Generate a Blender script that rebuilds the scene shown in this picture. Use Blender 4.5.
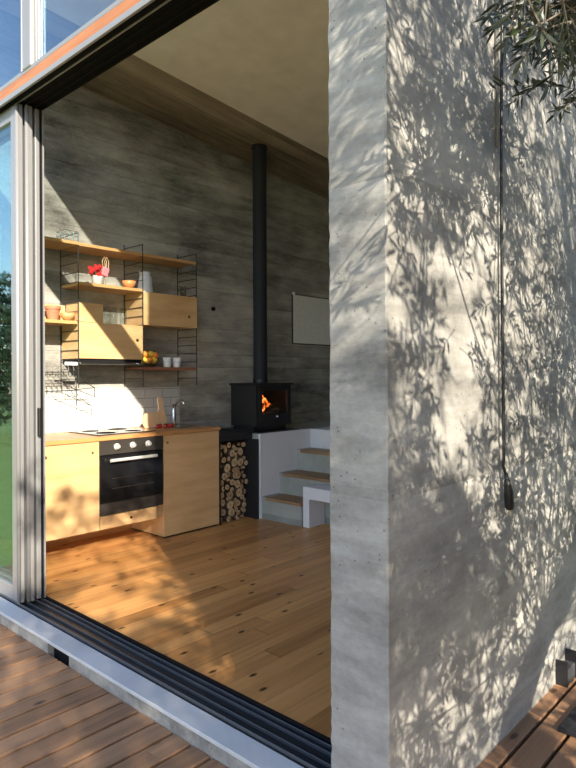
import bpy, bmesh, math, random
from mathutils import Vector, Matrix

for o in list(bpy.data.objects):
    bpy.data.objects.remove(o)
SC = bpy.context.scene
COL = SC.collection

# ------------------------------------------------------------------ camera
EYE = 1.40
SH = 9.2
ROLL = 0.0046
fwd = Vector((.738, .674, 0)).normalized()
rgt = Vector((fwd.y, -fwd.x, 0))
up = Vector((0, 0, 1))
cam = bpy.data.cameras.new('camera')
cam.sensor_fit = 'VERTICAL'
cam.sensor_height = 36
cam.lens = 36 * 617 / 768
cam.shift_y = -SH / 768
cam.clip_start = .02
camo = bpy.data.objects.new('camera', cam)
COL.objects.link(camo)
rot = Matrix((rgt, up, -fwd)).transposed()
camo.matrix_world = Matrix.Translation((0, 0, EYE)) @ (rot @ Matrix.Rotation(-ROLL, 3, 'Z')).to_4x4()
SC.camera = camo

# ------------------------------------------------------------------ sky and sun
SUN = Vector((1, 2.08, -1.15)).normalized()
world = bpy.data.worlds.new('sky')
SC.world = world
world.use_nodes = True
wn = world.node_tree.nodes
wn.clear()
sky = wn.new('ShaderNodeTexSky')
sky.sky_type = 'NISHITA'
sky.sun_disc = False
sky.sun_elevation = math.radians(26.5)
sky.sun_rotation = math.radians(205.7)
sky.air_density = 1.2
sky.dust_density = .3
sky.ozone_density = 3.5
bg = wn.new('ShaderNodeBackground')
bg.inputs[1].default_value = .39
wo = wn.new('ShaderNodeOutputWorld')
tint = wn.new('ShaderNodeMix')
tint.data_type = 'RGBA'
tint.blend_type = 'MULTIPLY'
tint.inputs[0].default_value = 1
tint.inputs[7].default_value = (1.18, .99, .93, 1)
world.node_tree.links.new(sky.outputs[0], tint.inputs[6])
world.node_tree.links.new(tint.outputs[2], bg.inputs[0])
world.node_tree.links.new(bg.outputs[0], wo.inputs[0])
sl = bpy.data.lights.new('sun', 'SUN')
sl.energy = 11.0
sl.color = (1, .9, .74)
sl.angle = math.radians(.53)
so = bpy.data.objects.new('sun', sl)
so.rotation_euler = SUN.to_track_quat('-Z', 'Y').to_euler()
so.location = (-5, -10, 8)
COL.objects.link(so)
SC.view_settings.view_transform = 'Standard'
SC.view_settings.look = 'None'
SC.view_settings.gamma = 1
SC.view_settings.use_curve_mapping = False
SC.view_settings.exposure = 0.14


# ------------------------------------------------------------------ material helpers
class NT:
    def __init__(s, name):
        m = bpy.data.materials.new(name)
        m.use_nodes = True
        s.m = m
        s.n = m.node_tree.nodes
        s.l = m.node_tree.links
        s.n.clear()
        s.out = s.n.new('ShaderNodeOutputMaterial')

    def new(s, t, ins=None, **kw):
        n = s.n.new('ShaderNode' + t)
        for k, v in kw.items():
            setattr(n, k, v)
        for k, v in (ins or {}).items():
            s.set(n.inputs[k], v)
        return n

    def set(s, sock, v):
        if hasattr(v, 'is_output'):
            s.l.new(v, sock)
        else:
            if isinstance(v, tuple) and len(v) == 3 and sock.type == 'RGBA':
                v = v + (1,)
            sock.default_value = v

    def math(s, op, a, b=None, c=None):
        n = s.new('Math', operation=op)
        s.set(n.inputs[0], a)
        if b is not None: s.set(n.inputs[1], b)
        if c is not None: s.set(n.inputs[2], c)
        return n.outputs[0]

    def pos(s, scale=(1, 1, 1)):
        g = s.new('NewGeometry')
        m = s.new('Mapping', {'Vector': g.outputs['Position'], 'Scale': scale})
        return m.outputs[0]

    def noise(s, vec, scale, detail=4, rough=.55):
        return s.new('TexNoise', {'Vector': vec, 'Scale': scale, 'Detail': detail, 'Roughness': rough}).outputs[0]

    def ramp(s, fac, stops):
        r = s.new('ValToRGB', {0: fac})
        e = r.color_ramp.elements
        while len(e) < len(stops): e.new(.5)
        for i, (p, c) in enumerate(stops):
            e[i].position = p
            e[i].color = tuple(c) + (1,) if len(c) == 3 else c
        return r.outputs[0]

    def mix(s, fac, a, b, mode='MIX'):
        n = s.new('Mix', data_type='RGBA', blend_type=mode)
        s.set(n.inputs[0], fac)
        s.set(n.inputs[6], a)
        s.set(n.inputs[7], b)
        return n.outputs[2]

    def bsdf(s, color, rough=.6, metal=0.0, bump=None, strength=.3, dist=.01, **kw):
        b = s.new('BsdfPrincipled', {'Base Color': color, 'Roughness': rough, 'Metallic': metal})
        for k, v in kw.items():
            s.set(b.inputs[k.replace('_', ' ')], v)
        if bump is not None:
            bn = s.new('Bump', {'Strength': strength, 'Distance': dist, 'Height': bump})
            s.l.new(bn.outputs[0], b.inputs['Normal'])
        s.l.new(b.outputs[0], s.out.inputs[0])
        return s.m


def plain(name, color, rough=.6, metal=0.0, vary=.06, scale=30, bump=.05):
    t = NT(name)
    n = t.noise(t.pos(), scale)
    lo = tuple(max(0, c * (1 - vary)) for c in color)
    hi = tuple(min(1, c * (1 + vary)) for c in color)
    return t.bsdf(t.ramp(n, [(.3, lo), (.7, hi)]), rough, metal, n, bump, .003)


def concrete(name, dark, light, board, stretch, contrast=(.3, .72), pores=True, axis='Z', bumps=.5, band=.35, seam=.45, blotch=.35):
    t = NT(name)
    p = t.pos()
    sep = t.new('SeparateXYZ', {0: p})
    a = sep.outputs[axis]
    wob = t.noise(p, 1.3, 2)
    aw = t.math('ADD', a, t.math('MULTIPLY', wob, .02))
    q = t.math('DIVIDE', aw, board)
    cell = t.math('FLOOR', q)
    fr = t.math('FRACT', q)
    rnd = t.new('TexWhiteNoise', {'W': cell}, noise_dimensions='1D').outputs[0]
    sv = t.pos(stretch)
    off = t.new('CombineXYZ', {0: t.math('MULTIPLY', rnd, 7.0), 1: rnd, 2: rnd}).outputs[0]
    sv2 = t.new('VectorMath', {0: sv, 1: off}, operation='ADD').outputs[0]
    n1 = t.noise(sv2, 1.0, 7, .68)
    n2 = t.noise(p, 1.1, 6, .6)
    n3 = t.noise(p, 40, 4, .6)
    v = t.math('ADD', t.math('MULTIPLY', n1, .90 - blotch), t.math('MULTIPLY', n2, blotch))
    v = t.math('ADD', v, t.math('MULTIPLY', n3, .10))
    v = t.math('ADD', v, t.math('MULTIPLY', t.math('SUBTRACT', rnd, .5), band * .3))
    col = t.ramp(v, [(contrast[0], dark), (contrast[1], light)])
    line = t.math('LESS_THAN', fr, .035)
    line = t.math('MULTIPLY', line, t.math('MULTIPLY', t.noise(sv, .7, 2), seam * 1.6))
    col = t.mix(line, col, tuple(c * .35 for c in dark))
    h = t.math('ADD', t.math('MULTIPLY', n1, .5), t.math('MULTIPLY', n3, .35))
    h = t.math('SUBTRACT', h, line)
    if pores:
        vo = t.new('TexVoronoi', {'Vector': p, 'Scale': 34}).outputs[0]
        msk = t.math('GREATER_THAN', t.noise(p, 5, 3), .52)
        pr = t.math('MULTIPLY', t.math('LESS_THAN', vo, .13), msk)
        col = t.mix(t.math('MULTIPLY', pr, .55), col, tuple(c * .3 for c in dark))
        h = t.math('SUBTRACT', h, t.math('MULTIPLY', pr, .8))
    return t.bsdf(col, .85, 0, h, bumps, .012)


def wood(name, dark, light, grain=(1.2, 14, 14), rough=.5, bump=.1, knots=0.0, spec=None):
    t = NT(name)
    p = t.pos(grain)
    n = t.noise(p, 1.6, 5, .6)
    n2 = t.noise(t.pos(), 2.5, 3)
    v = t.math('ADD', t.math('MULTIPLY', n, .6), t.math('MULTIPLY', n2, .4))
    col = t.ramp(v, [(.3, dark), (.7, light)])
    return t.bsdf(col, rough, 0, n, bump, .003)


def planks(name, dark, light, width, length, y0=0.0, rough=.4, knot=1.0, seam=.6, knot_scale=2.6, geo_gap=False, variation=.5):
    """boards running along X; per-board colour, grain and knots"""
    t = NT(name)
    p = t.pos()
    sep = t.new('SeparateXYZ', {0: p})
    q = t.math('DIVIDE', t.math('SUBTRACT', sep.outputs['Y'], y0), width)
    cell = t.math('FLOOR', q)
    fr = t.math('FRACT', q)
    r1 = t.new('TexWhiteNoise', {'W': cell}, noise_dimensions='1D').outputs[0]
    xs = t.math('ADD', sep.outputs['X'], t.math('MULTIPLY', r1, 7.3))
    cx = t.math('FLOOR', t.math('DIVIDE', xs, length))
    fx = t.math('FRACT', t.math('DIVIDE', xs, length))
    r2 = t.new('TexWhiteNoise', {'Vector': t.new('CombineXYZ', {0: cell, 1: cx}).outputs[0]}, noise_dimensions='2D').outputs[0]
    gv = t.new('CombineXYZ', {0: t.math('MULTIPLY', xs, .9), 1: t.math('MULTIPLY', sep.outputs['Y'], 16), 2: t.math('MULTIPLY', r2, 9)}).outputs[0]
    g = t.noise(gv, 1.5, 5, .6)
    v = t.math('ADD', t.math('MULTIPLY', g, .6), t.math('MULTIPLY', r2, .4 * variation))
    v = t.math('ADD', v, .2 * (1 - variation) + .02)
    col = t.ramp(v, [(.25, dark), (.75, light)])
    # knots: one jittered ellipse per cell
    kv = t.new('CombineXYZ', {0: t.math('MULTIPLY', xs, knot_scale), 1: t.math('MULTIPLY', sep.outputs['Y'], knot_scale * 2.2), 2: 0.0}).outputs[0]
    vo = t.new('TexVoronoi', {'Vector': kv, 'Scale': 1.0, 'Randomness': 1.0}, voronoi_dimensions='2D')
    sel = t.math('GREATER_THAN', t.new('SeparateXYZ', {0: vo.outputs['Color']}).outputs[0], .35)
    kn = t.new('MapRange', {'Value': vo.outputs[0], 1: .035, 2: .085, 3: 1.0, 4: 0.0}).outputs[0]
    kn = t.math('MULTIPLY', t.math('MULTIPLY', kn, sel), knot)
    col = t.mix(kn, col, tuple(c * .16 for c in dark))
    if not geo_gap:
        ed = t.math('LESS_THAN', fr, .022)
        ex = t.math('LESS_THAN', fx, .0022)
        e = t.math('MULTIPLY', t.math('MAXIMUM', ed, ex), seam)
        col = t.mix(e, col, tuple(c * .25 for c in dark))
        h = t.math('SUBTRACT', t.math('MULTIPLY', g, .3), e)
    else:
        h = g
    return t.bsdf(col, rough, 0, h, .12, .004)


def glass_mat(name, ior, tint, sheen=(1, 1, 1)):
    t = NT(name)
    ge = t.new('NewGeometry')
    ct = t.math('ABSOLUTE', t.new('VectorMath', {0: ge.outputs['Normal'], 1: ge.outputs['Incoming']}, operation='DOT_PRODUCT').outputs['Value'])
    r0 = ((ior - 1) / (ior + 1)) ** 2
    f = t.math('ADD', r0, t.math('MULTIPLY', 1 - r0, t.math('POWER', t.math('SUBTRACT', 1.0, ct), 5.0)))
    tr = t.new('BsdfTransparent', {'Color': tint})
    gl = t.new('BsdfGlossy', {'Color': sheen, 'Roughness': .0})
    mx = t.new('MixShader', {0: f})
    t.l.new(tr.outputs[0], mx.inputs[1])
    t.l.new(gl.outputs[0], mx.inputs[2])
    t.l.new(mx.outputs[0], t.out.inputs[0])
    return t.m


M = {}
M['conc_in'] = concrete('board_marked_concrete', (.085, .08, .07), (.64, .61, .55), .135, (1.8, 1.8, 8), (.36, .70), seam=.4, band=.22, blotch=.48)
M['conc_ceiling'] = concrete('board_marked_ceiling_concrete', (.09, .07, .048), (.52, .42, .30), .17, (.7, 9, 9), (.3, .7), pores=False, axis='Y', band=.8)
M['conc_out'] = concrete('weathered_concrete', (.13, .126, .115), (.52, .505, .465), 1.0125, (1.6, 1.6, 6), (.33, .66), bumps=.55, seam=.25, band=.2)
M['sill'] = concrete('sill_concrete', (.45, .45, .44), (.70, .70, .69), 3, (2, 2, 2), (.3, .7), pores=False, bumps=.15)
M['plinth'] = concrete('rough_plinth_concrete', (.16, .15, .13), (.50, .48, .43), .5, (9, 9, 9), (.35, .65), bumps=.9)
M['plaster'] = plain('beige_ceiling_board', (.90, .84, .75), .8, 0, .07, 5, .1)
M['floor'] = planks('knotty_pine_floor', (.29, .12, .032), (.70, .35, .12), .115, 2.4, .02, .36, 1.0, .7, 2.7, variation=.85)
M['deck'] = planks('oiled_deck_boards', (.12, .058, .029), (.46, .255, .13), .1235, 3.1, .997, .65, .8, 0, 2.2, True)
M['lawn'] = plain('lawn_grass', (.26, .32, .08), .9, 0, .35, 9, .8)
M['soil'] = plain('soil', (.05, .04, .03), .9)
M['alu'] = plain('grey_painted_aluminium', (.27, .272, .275), .38, .35, .02, 20, .0)
M['alu_light'] = plain('pale_aluminium', (.27, .272, .275), .42, .3, .02, 20, .0)
M['alu_dark'] = plain('dark_grey_aluminium', (.025, .028, .034), .35, .5, .03, 20, 0)
M['black_rubber'] = plain('black_gasket', (.010, .010, .011), .9)
for n_ in M['black_rubber'].node_tree.nodes:
    if n_.type == 'BSDF_PRINCIPLED': n_.inputs['Specular IOR Level'].default_value = .08
M['rail'] = plain('worn_dark_aluminium', (.11, .115, .12), .35, .5, .03, 20, 0)
M['beam'] = wood('orange_stained_beam', (.24, .075, .024), (.50, .215, .09), (6, 1.2, 20), .6)
M['ply'] = wood('birch_plywood', (.50, .29, .125), (.70, .47, .24), (1.4, 5, 9), .40)
M['ply_edge'] = wood('plywood_edge', (.40, .22, .09), (.60, .36, .16), (1, 30, 60), .5)
M['oak'] = wood('oiled_oak', (.38, .17, .055), (.60, .31, .12), (1, 18, 18), .32)
M['tread'] = wood('dull_oak_tread', (.20, .11, .05), (.38, .23, .12), (18, 1, 18), .55)
M['shelf'] = wood('light_wood_shelf', (.42, .22, .08), (.64, .38, .16), (1, 16, 16), .45)
M['redwood'] = wood('reddish_shelf', (.20, .07, .04), (.33, .14, .08), (1, 16, 16), .45)
M['wire'] = plain('black_wire', (.02, .02, .022), .4)
M['steel'] = plain('brushed_steel', (.62, .61, .58), .22, 1.0, .03, 60, 0)
M['satin'] = plain('satin_steel', (.66, .65, .62), .42, .4, .02, 60, 0)
M['chrome'] = plain('chrome', (.75, .75, .76), .08, 1.0, .01, 20, 0)
M['oven_black'] = plain('dark_oven_enamel', (.055, .048, .042), .3, .3)
M['oven_glass'] = plain('black_oven_glass', (.008, .008, .009), .09, 0, .01, 5, 0)
M['hob'] = plain('dark_ceramic_hob', (.02, .02, .022), .08, 0, .01, 5, 0)
M['stove'] = plain('matt_black_cast_iron', (.010, .010, .013), .5)
M['pipe'] = plain('matt_blue_black_steel', (.010, .012, .018), .75)
M['black_steel'] = plain('black_steel_sheet', (.014, .014, .017), .5)
M['white_wall'] = plain('white_plaster', (.66, .66, .70), .8, 0, .03, 6, .1)
M['white'] = plain('white_ceramic', (.8, .79, .77), .3)
M['panel'] = plain('pale_grey_fabric', (.82, .83, .80), .8)
M['riser'] = concrete('smooth_grey_concrete', (.22, .23, .21), (.44, .45, .42), 2, (3, 3, 3), (.3, .7), pores=False, bumps=.2)
M['bark'] = plain('bark', (.09, .055, .035), .9, 0, .5, 60, .9)
M['terracotta'] = plain('terracotta', (.48, .17, .09), .7)
M['lemon'] = plain('lemon_skin', (.85, .58, .05), .45)
M['orange'] = plain('orange_skin', (.72, .25, .03), .45)
M['tomato'] = plain('tomato_skin', (.42, .02, .015), .25)
M['pink'] = plain('pink_paper', (.75, .22, .25), .6)
M['red'] = plain('red_petals', (.55, .015, .02), .6)
M['green'] = plain('green_leaf', (.05, .13, .03), .6)
M['board'] = wood('pale_beech', (.60, .36, .19), (.76, .50, .30), (14, 14, 1.5), .5)
M['enamel'] = plain('pale_blue_enamel', (.68, .72, .80), .35)
M['orange_cup'] = plain('orange_glaze', (.70, .28, .10), .4)
M['black_plastic'] = plain('black_plastic', (.012, .012, .012), .4)
M['mat'] = plain('black_rubber_mat', (.015, .015, .017), .85)
M['stone'] = concrete('grey_kerb_stone', (.14, .15, .14), (.36, .37, .34), 1, (4, 4, 4), (.3, .7))
M['trunk'] = plain('olive_bark', (.15, .12, .09), .9, 0, .4, 25, .9)
M['glass_door'] = glass_mat('green_tinted_glass', 1.5, (.90, .97, .95), (.75, .9, 1))
M['drink_glass'] = glass_mat('drinking_glass', 1.5, (.93, .95, .93))
M['glass_up'] = glass_mat('mirror_coated_glass', 2.1, (.94, .98, .98), (.62, .84, 1))

# olive leaves, dark above and silvery below
t = NT('olive_leaf')
gm = t.new('NewGeometry')
rn = t.noise(t.pos(), 9, 2)
c = t.ramp(rn, [(.3, (.012, .020, .007)), (.7, (.030, .042, .016))])
c = t.mix(gm.outputs['Backfacing'], c, (.05, .06, .038))
M['leaf'] = t.bsdf(c, .45)
t = NT('hedge_leaf')
rn = t.noise(t.pos(), 3, 3)
M['leaf_screen'] = t.bsdf(t.ramp(rn, [(.3, (.010, .024, .010)), (.7, (.035, .065, .022))]), .6)

# cut log face: growth rings in each log's own coordinates
t = NT('cut_log_face')
g = t.new('TexCoord').outputs['Object']
sep = t.new('SeparateXYZ', {0: g})
r = t.math('SQRT', t.math('ADD', t.math('POWER', sep.outputs[0], 2.0), t.math('POWER', sep.outputs[2], 2.0)))
w = t.math('SINE', t.math('MULTIPLY', r, 900.0))
nn = t.noise(t.pos(), 25, 3)
v = t.math('ADD', t.math('MULTIPLY', w, .12), t.math('MULTIPLY', nn, .8))
core = t.math('LESS_THAN', r, .012)
M['cut'] = t.bsdf(t.mix(t.math('MULTIPLY', core, .6), t.ramp(v, [(.2, (.36, .22, .11)), (.7, (.72, .55, .33))]), (.25, .12, .05)), .8)

# tiles: white metro tiles, half bond
t = NT('white_metro_tiles')
p = t.pos()
sep = t.new('SeparateXYZ', {0: p})
bv = t.new('CombineXYZ', {0: sep.outputs[0], 1: t.math('SUBTRACT', sep.outputs[2], .92), 2: 0.0}).outputs[0]
br = t.new('TexBrick', {'Vector': bv, 'Color1': (.58, .58, .565, 1), 'Color2': (.53, .53, .515, 1), 'Mortar': (.26, .25, .23, 1),
                        'Scale': 1.0, 'Mortar Size': .0028, 'Brick Width': .20, 'Row Height': .088})
M['tiles'] = t.bsdf(br.outputs[0], .18, 0, t.math('SUBTRACT', 1.0, br.outputs[1]), .4, .003)

# glowing fire
t = NT('burning_embers')
em = t.new('Emission', {'Color': t.ramp(t.noise(t.pos(), 22, 4), [(.42, (.02, .003, .0)), (.55, (1, .16, .02)), (.7, (1, .5, .15))]), 'Strength': 3.0})
t.l.new(em.outputs[0], t.out.inputs[0])
M['fire'] = t.m


# ------------------------------------------------------------------ mesh helpers
WL = {}


class MB:
    def __init__(s):
        s.bm = bmesh.new()

    def box(s, x0, x1, y0, y1, z0, z1, bev=0.0, rot=None, piv=None, seg=2):
        b = bmesh.new()
        bmesh.ops.create_cube(b, size=1)
        for v in b.verts:
            v.co = Vector(((x0 + x1) / 2 + v.co.x * (x1 - x0), (y0 + y1) / 2 + v.co.y * (y1 - y0), (z0 + z1) / 2 + v.co.z * (z1 - z0)))
        if bev:
            bmesh.ops.bevel(b, geom=b.edges[:], offset=bev, segments=seg, affect='EDGES', profile=.5)
        if rot is not None:
            pv = Vector(piv) if piv else Vector(((x0 + x1) / 2, (y0 + y1) / 2, (z0 + z1) / 2))
            bmesh.ops.transform(b, matrix=Matrix.Translation(pv) @ rot @ Matrix.Translation(-pv), verts=b.verts)
        s._merge(b)
        return s

    def _merge(s, b):
        me = bpy.data.meshes.new('tmp')
        b.to_mesh(me)
        b.free()
        s.bm.from_mesh(me)
        bpy.data.meshes.remove(me)

    def tube(s, pts, r, seg=8, caps=True, r2=None):
        pts = [Vector(p) for p in pts]
        n = len(pts)
        rings = []
        prev = None
        for i, p in enumerate(pts):
            d = (pts[min(i + 1, n - 1)] - pts[max(i - 1, 0)]).normalized()
            if prev is None:
                a = d.orthogonal().normalized()
            else:
                a = (prev - d * prev.dot(d)).normalized()
            prev = a
            b = d.cross(a)
            rr = r[i] if isinstance(r, (list, tuple)) else (r if r2 is None else r + (r2 - r) * i / (n - 1))
            rings.append([s.bm.verts.new(p + (a * math.cos(k * 2 * math.pi / seg) + b * math.sin(k * 2 * math.pi / seg)) * rr) for k in range(seg)])
        for i in range(n - 1):
            for k in range(seg):
                s.bm.faces.new((rings[i][k], rings[i][(k + 1) % seg], rings[i + 1][(k + 1) % seg], rings[i + 1][k]))
        if caps:
            s.bm.faces.new(rings[0][::-1])
            s.bm.faces.new(rings[-1])
        return s

    def lathe(s, prof, c, seg=24, sx=1, sy=1, axis='Z'):
        rings = []
        c = Vector(c)
        for r, z in prof:
            ring = []
            for k in range(seg):
                a = k * 2 * math.pi / seg
                q = (r * math.cos(a) * sx, r * math.sin(a) * sy, z)
                if axis == 'Y': q = (q[0], -z, q[1])
                if axis == 'X': q = (-z, q[0], q[1])
                ring.append(s.bm.verts.new(c + Vector(q)))
            rings.append(ring)
        for i in range(len(rings) - 1):
            for k in range(seg):
                s.bm.faces.new((rings[i][k], rings[i][(k + 1) % seg], rings[i + 1][(k + 1) % seg], rings[i + 1][k]))
        if prof[0][0] > 1e-5: s.bm.faces.new(rings[0][::-1])
        if prof[-1][0] > 1e-5: s.bm.faces.new(rings[-1])
        bmesh.ops.remove_doubles(s.bm, verts=s.bm.verts, dist=1e-6)
        return s

    def ball(s, c, r, sc=(1, 1, 1), sub=3, jit=0, seed=0):
        b = bmesh.new()
        bmesh.ops.create_icosphere(b, subdivisions=sub, radius=r)
        rd = random.Random(seed)
        for v in b.verts:
            k = 1 + rd.uniform(-jit, jit)
            v.co = Vector((v.co.x * sc[0] * k, v.co.y * sc[1] * k, v.co.z * sc[2] * k)) + Vector(c)
        s._merge(b)
        return s

    def poly(s, pts, d):
        """extrude a polygon (list of points) by vector d"""
        a = [s.bm.verts.new(Vector(p)) for p in pts]
        b = [s.bm.verts.new(Vector(p) + Vector(d)) for p in pts]
        n = len(a)
        s.bm.faces.new(a[::-1])
        s.bm.faces.new(b)
        for i in range(n):
            s.bm.faces.new((a[i], a[(i + 1) % n], b[(i + 1) % n], b[i]))
        return s

    def build(s, name, mat, parent=None, smooth=False, origin=None):
        bmesh.ops.recalc_face_normals(s.bm, faces=s.bm.faces[:])
        if parent is not None:
            w = WL[parent.name]
            org = w
        else:
            org = Vector(origin) if origin is not None else Vector((0, 0, 0))
            if origin is None and s.bm.verts:
                xs = [v.co for v in s.bm.verts]
                org = Vector(((min(v.x for v in xs) + max(v.x for v in xs)) / 2, (min(v.y for v in xs) + max(v.y for v in xs)) / 2, min(v.z for v in xs)))
        bmesh.ops.translate(s.bm, verts=s.bm.verts, vec=-org)
        me = bpy.data.meshes.new(name)
        s.bm.to_mesh(me)
        s.bm.free()
        if smooth:
            for f in me.polygons: f.use_smooth = True
        me.materials.append(mat)
        o = bpy.data.objects.new(name, me)
        COL.objects.link(o)
        if parent is not None:
            o.parent = parent
        else:
            o.location = org
        WL[o.name] = org.copy()
        return o


def tag(o, label=None, cat=None, group=None, kind=None):
    if label: o['label'] = label
    if cat: o['category'] = cat
    if group: o['group'] = group
    if kind: o['kind'] = kind
    return o


def empty(name, loc, label=None, cat=None, group=None, kind=None):
    o = bpy.data.objects.new(name, None)
    o.empty_display_size = .05
    COL.objects.link(o)
    o.location = loc
    WL[o.name] = Vector(loc)
    return tag(o, label, cat, group, kind)


KIDS = {}


def kids(o):
    return [c for c in bpy.data.objects if c.parent == o]


def dup(root, delta, label=None, group=None):
    delta = Vector(delta)

    def cp(o, par):
        c = o.copy()
        COL.objects.link(c)
        c.parent = par
        for k in kids(o): cp(k, c)
        return c
    r = cp(root, None)
    r.location = root.location + delta
    if label: r['label'] = label
    if group: r['group'] = group
    return r


def struct(mb, name, mat, parent=None, **k):
    o = mb.build(name, mat, parent, **k)
    if parent is None: o['kind'] = 'structure'
    return o


def project(p):
    d = Vector(p) - Vector((0, 0, EYE))
    t = d.dot(fwd)
    if t < .05: return None
    X = d.dot(rgt) / t * 617
    Y = -d.z / t * 617 - SH
    return 288 + X + Y * ROLL, 384 + Y - X * ROLL


# ------------------------------------------------------------------ THE SETTING
GX = 1.69           # plane of the outer sliding leaf
WY = 4.95           # kitchen wall face
RY0, RY1 = 1.062, 1.294  # right concrete wall
CZ = lambda x: 4.13 - .0784 * x

struct(MB().box(1.85, 8, RY1, WY, -.2, 0), 'floor', M['floor'])
wl = struct(MB().box(1.62, 8, WY, WY + .25, -.3, 4.3), 'wall_left', M['conc_in'])
struct(MB().lathe([(.016, 0), (.016, .012), (.022, .012), (.022, 0)], (4.257, WY, 2.095), 12, axis='Y'), 'tie_hole', M['black_rubber'], wl)

# right wall with a slightly ragged cast end
b = bmesh.new()
rd = random.Random(5)
mb = MB()
zs = [-.3 + i * .03 for i in range(154)]
prev = None
for z in zs:
    j = [rd.uniform(-.0035, .0035) for _ in range(6)]
    c_ = [(8.0, RY0), (1.622 + j[0] * .4, RY0 + j[1] * .25), (1.618 + j[2] * .3, RY0 + .006), (1.618 + j[3] * .3, RY1 - .007 + j[4]), (1.626, RY1 + j[5]), (1.70, RY1), (8.0, RY1)]
    ring = [mb.bm.verts.new((x, y, z)) for x, y in c_]
    if prev:
        for k in range(7):
            mb.bm.faces.new((prev[k], prev[(k + 1) % 7], ring[(k + 1) % 7], ring[k]))
    else:
        mb.bm.faces.new(ring[::-1])
    prev = ring
mb.bm.faces.new(prev)
wr = struct(mb, 'wall_right', M['conc_out'])
struct(MB().box(8, 8.25, RY0, WY + .25, -.3, 4.3), 'wall_back', M['conc_in'])

# sloping roof slab and the flush pale board under it
struct(MB().poly([(1.66, RY0, CZ(1.66)), (8.25, RY0, CZ(8.25)), (8.25, RY0, CZ(8.25) + .28), (1.66, RY0, CZ(1.66) + .28)], (0, WY + .25 - RY0, 0)), 'ceiling', M['conc_ceiling'])
struct(MB().poly([(1.86, RY1, CZ(1.86) - .022), (8, RY1, CZ(8) - .022), (8, RY1, CZ(8)), (1.86, RY1, CZ(1.86))], (0, 4.115 - RY1, 0)), 'trim_1', M['plaster'])

# outside ground and deck
gl_ = struct(MB().box(-60, 60, -60, 60, -.6, -.32), 'lawn', M['lawn'])
struct(MB().box(-3.2, 1.6, -3.0, 5.0, -.319, -.20), 'trim_2', M['soil'])
mb = MB()
y = .997 - .1235 * 30
while y < 4.9:
    x1 = 1.585 if y > RY0 - .05 else 3.21
    mb.box(-3.1, x1, y + .008, y + .1155, -.128, -.10, .003, seg=1)
    y += .1235
struct(mb, 'deck', M['deck'])
struct(MB().box(3.215, 3.75, -2.6, RY0 - .003, -.319, -.05, .006), 'kerb', M['stone'])

# sill with rough plinth below and a dark drain slot
mb = MB()
mb.box(1.585, 1.62, RY1 + .002, 2.988, -.3, -.040)
mb.box(1.585, 1.62, 3.216, 5.2, -.3, -.040)
struct(mb, 'trim_3', M['plinth'])
struct(MB().box(1.575, 1.685, RY1 + .002, 5.2, -.040, -.022, .003), 'trim_4', M['sill'])
struct(MB().box(1.62, 1.85, RY1 + .002, 5.2, -.3, -.045), 'trim_5', M['black_rubber'])

# glazed sliding door: tracks and three stacked leaves
dr = empty('door_1', (1.76, 3.0, -.02), kind='structure')
mb = MB()
mb.box(1.685, 1.852, RY1 + .002, 5.2, -.044, -.018)
mb.build('bottom_track', M['alu_dark'], dr)
mb = MB()
for x in (1.689, 1.735, 1.790, 1.826):
    mb.box(x, x + .004, RY1 + .002, 5.2, -.018, -.003, .001, seg=1)
mb.build('track_rail', M['rail'], dr)
MB().box(1.846, 1.856, RY1 + .002, 5.2, -.03, .003).build('track_edge', M['black_rubber'], dr)

mb = MB()
mb.box(1.652, 1.85, RY1 + .002, 5.2, 3.100, 3.1165)
for x in (1.745, 1.795, 1.84):
    mb.box(x, x + .010, RY1 + .002, 5.2, 3.088, 3.101)
mb.build('top_track', M['black_rubber'], dr)
MB().box(1.700, 1.706, RY1 + .002, 5.2, 3.093, 3.101).build('track_lip', M['alu_light'], dr)
MB().box(1.636, 1.652, RY1 + .002, 5.2, 3.085, 3.117, .003).build('flashing', M['alu_light'], dr)

def leaf_panel(x, ys, w, mat):
    lf = MB().box(x - .018, x + .018, ys, ys + w, -.004, 3.084, .007, seg=3).build('leaf_stile', mat, dr)
    MB().box(x - .018, x + .018, 5.08, 5.15, -.004, 3.084, .005).build('rear_stile', mat, lf)
    MB().box(x - .016, x + .016, ys + w, 5.08, -.004, .085, .004).build('bottom_rail', mat, lf)
    MB().box(x - .016, x + .016, ys + w, 5.08, 3.0, 3.084, .004).build('top_rail', mat, lf)
    MB().box(x - .003, x + .003, ys + w - .01, 5.085, .08, 3.005).build('pane', M['glass_door'], lf)
    return lf
l1 = leaf_panel(1.705, 3.790, .100, M['alu'])
l2 = leaf_panel(1.757, 3.768, .105, M['alu'])
l3 = leaf_panel(1.812, 3.782, .100, M['alu'])
# rounded bull-nose beads on the leading edges
MB().tube([(1.690, 3.800, .0), (1.690, 3.800, 3.08)], .013, 12).build('stile_bead', M['alu_light'], l1, smooth=True)
MB().tube([(1.742, 3.779, .0), (1.742, 3.779, 3.08)], .013, 12).build('stile_bead', M['alu_light'], l2, smooth=True)
MB().box(1.822, 1.834, 3.772, 3.785, 0, 3.08).build('gasket', M['black_rubber'], l3)
MB().box(1.836, 1.845, 3.766, 3.782, 0, 3.08).build('seal_strip', M['alu_light'], l3)
MB().box(1.800, 1.814, 3.757, 3.785, 1.02, 1.20, .004).build('pull_handle', M['black_plastic'], l3)

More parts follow.
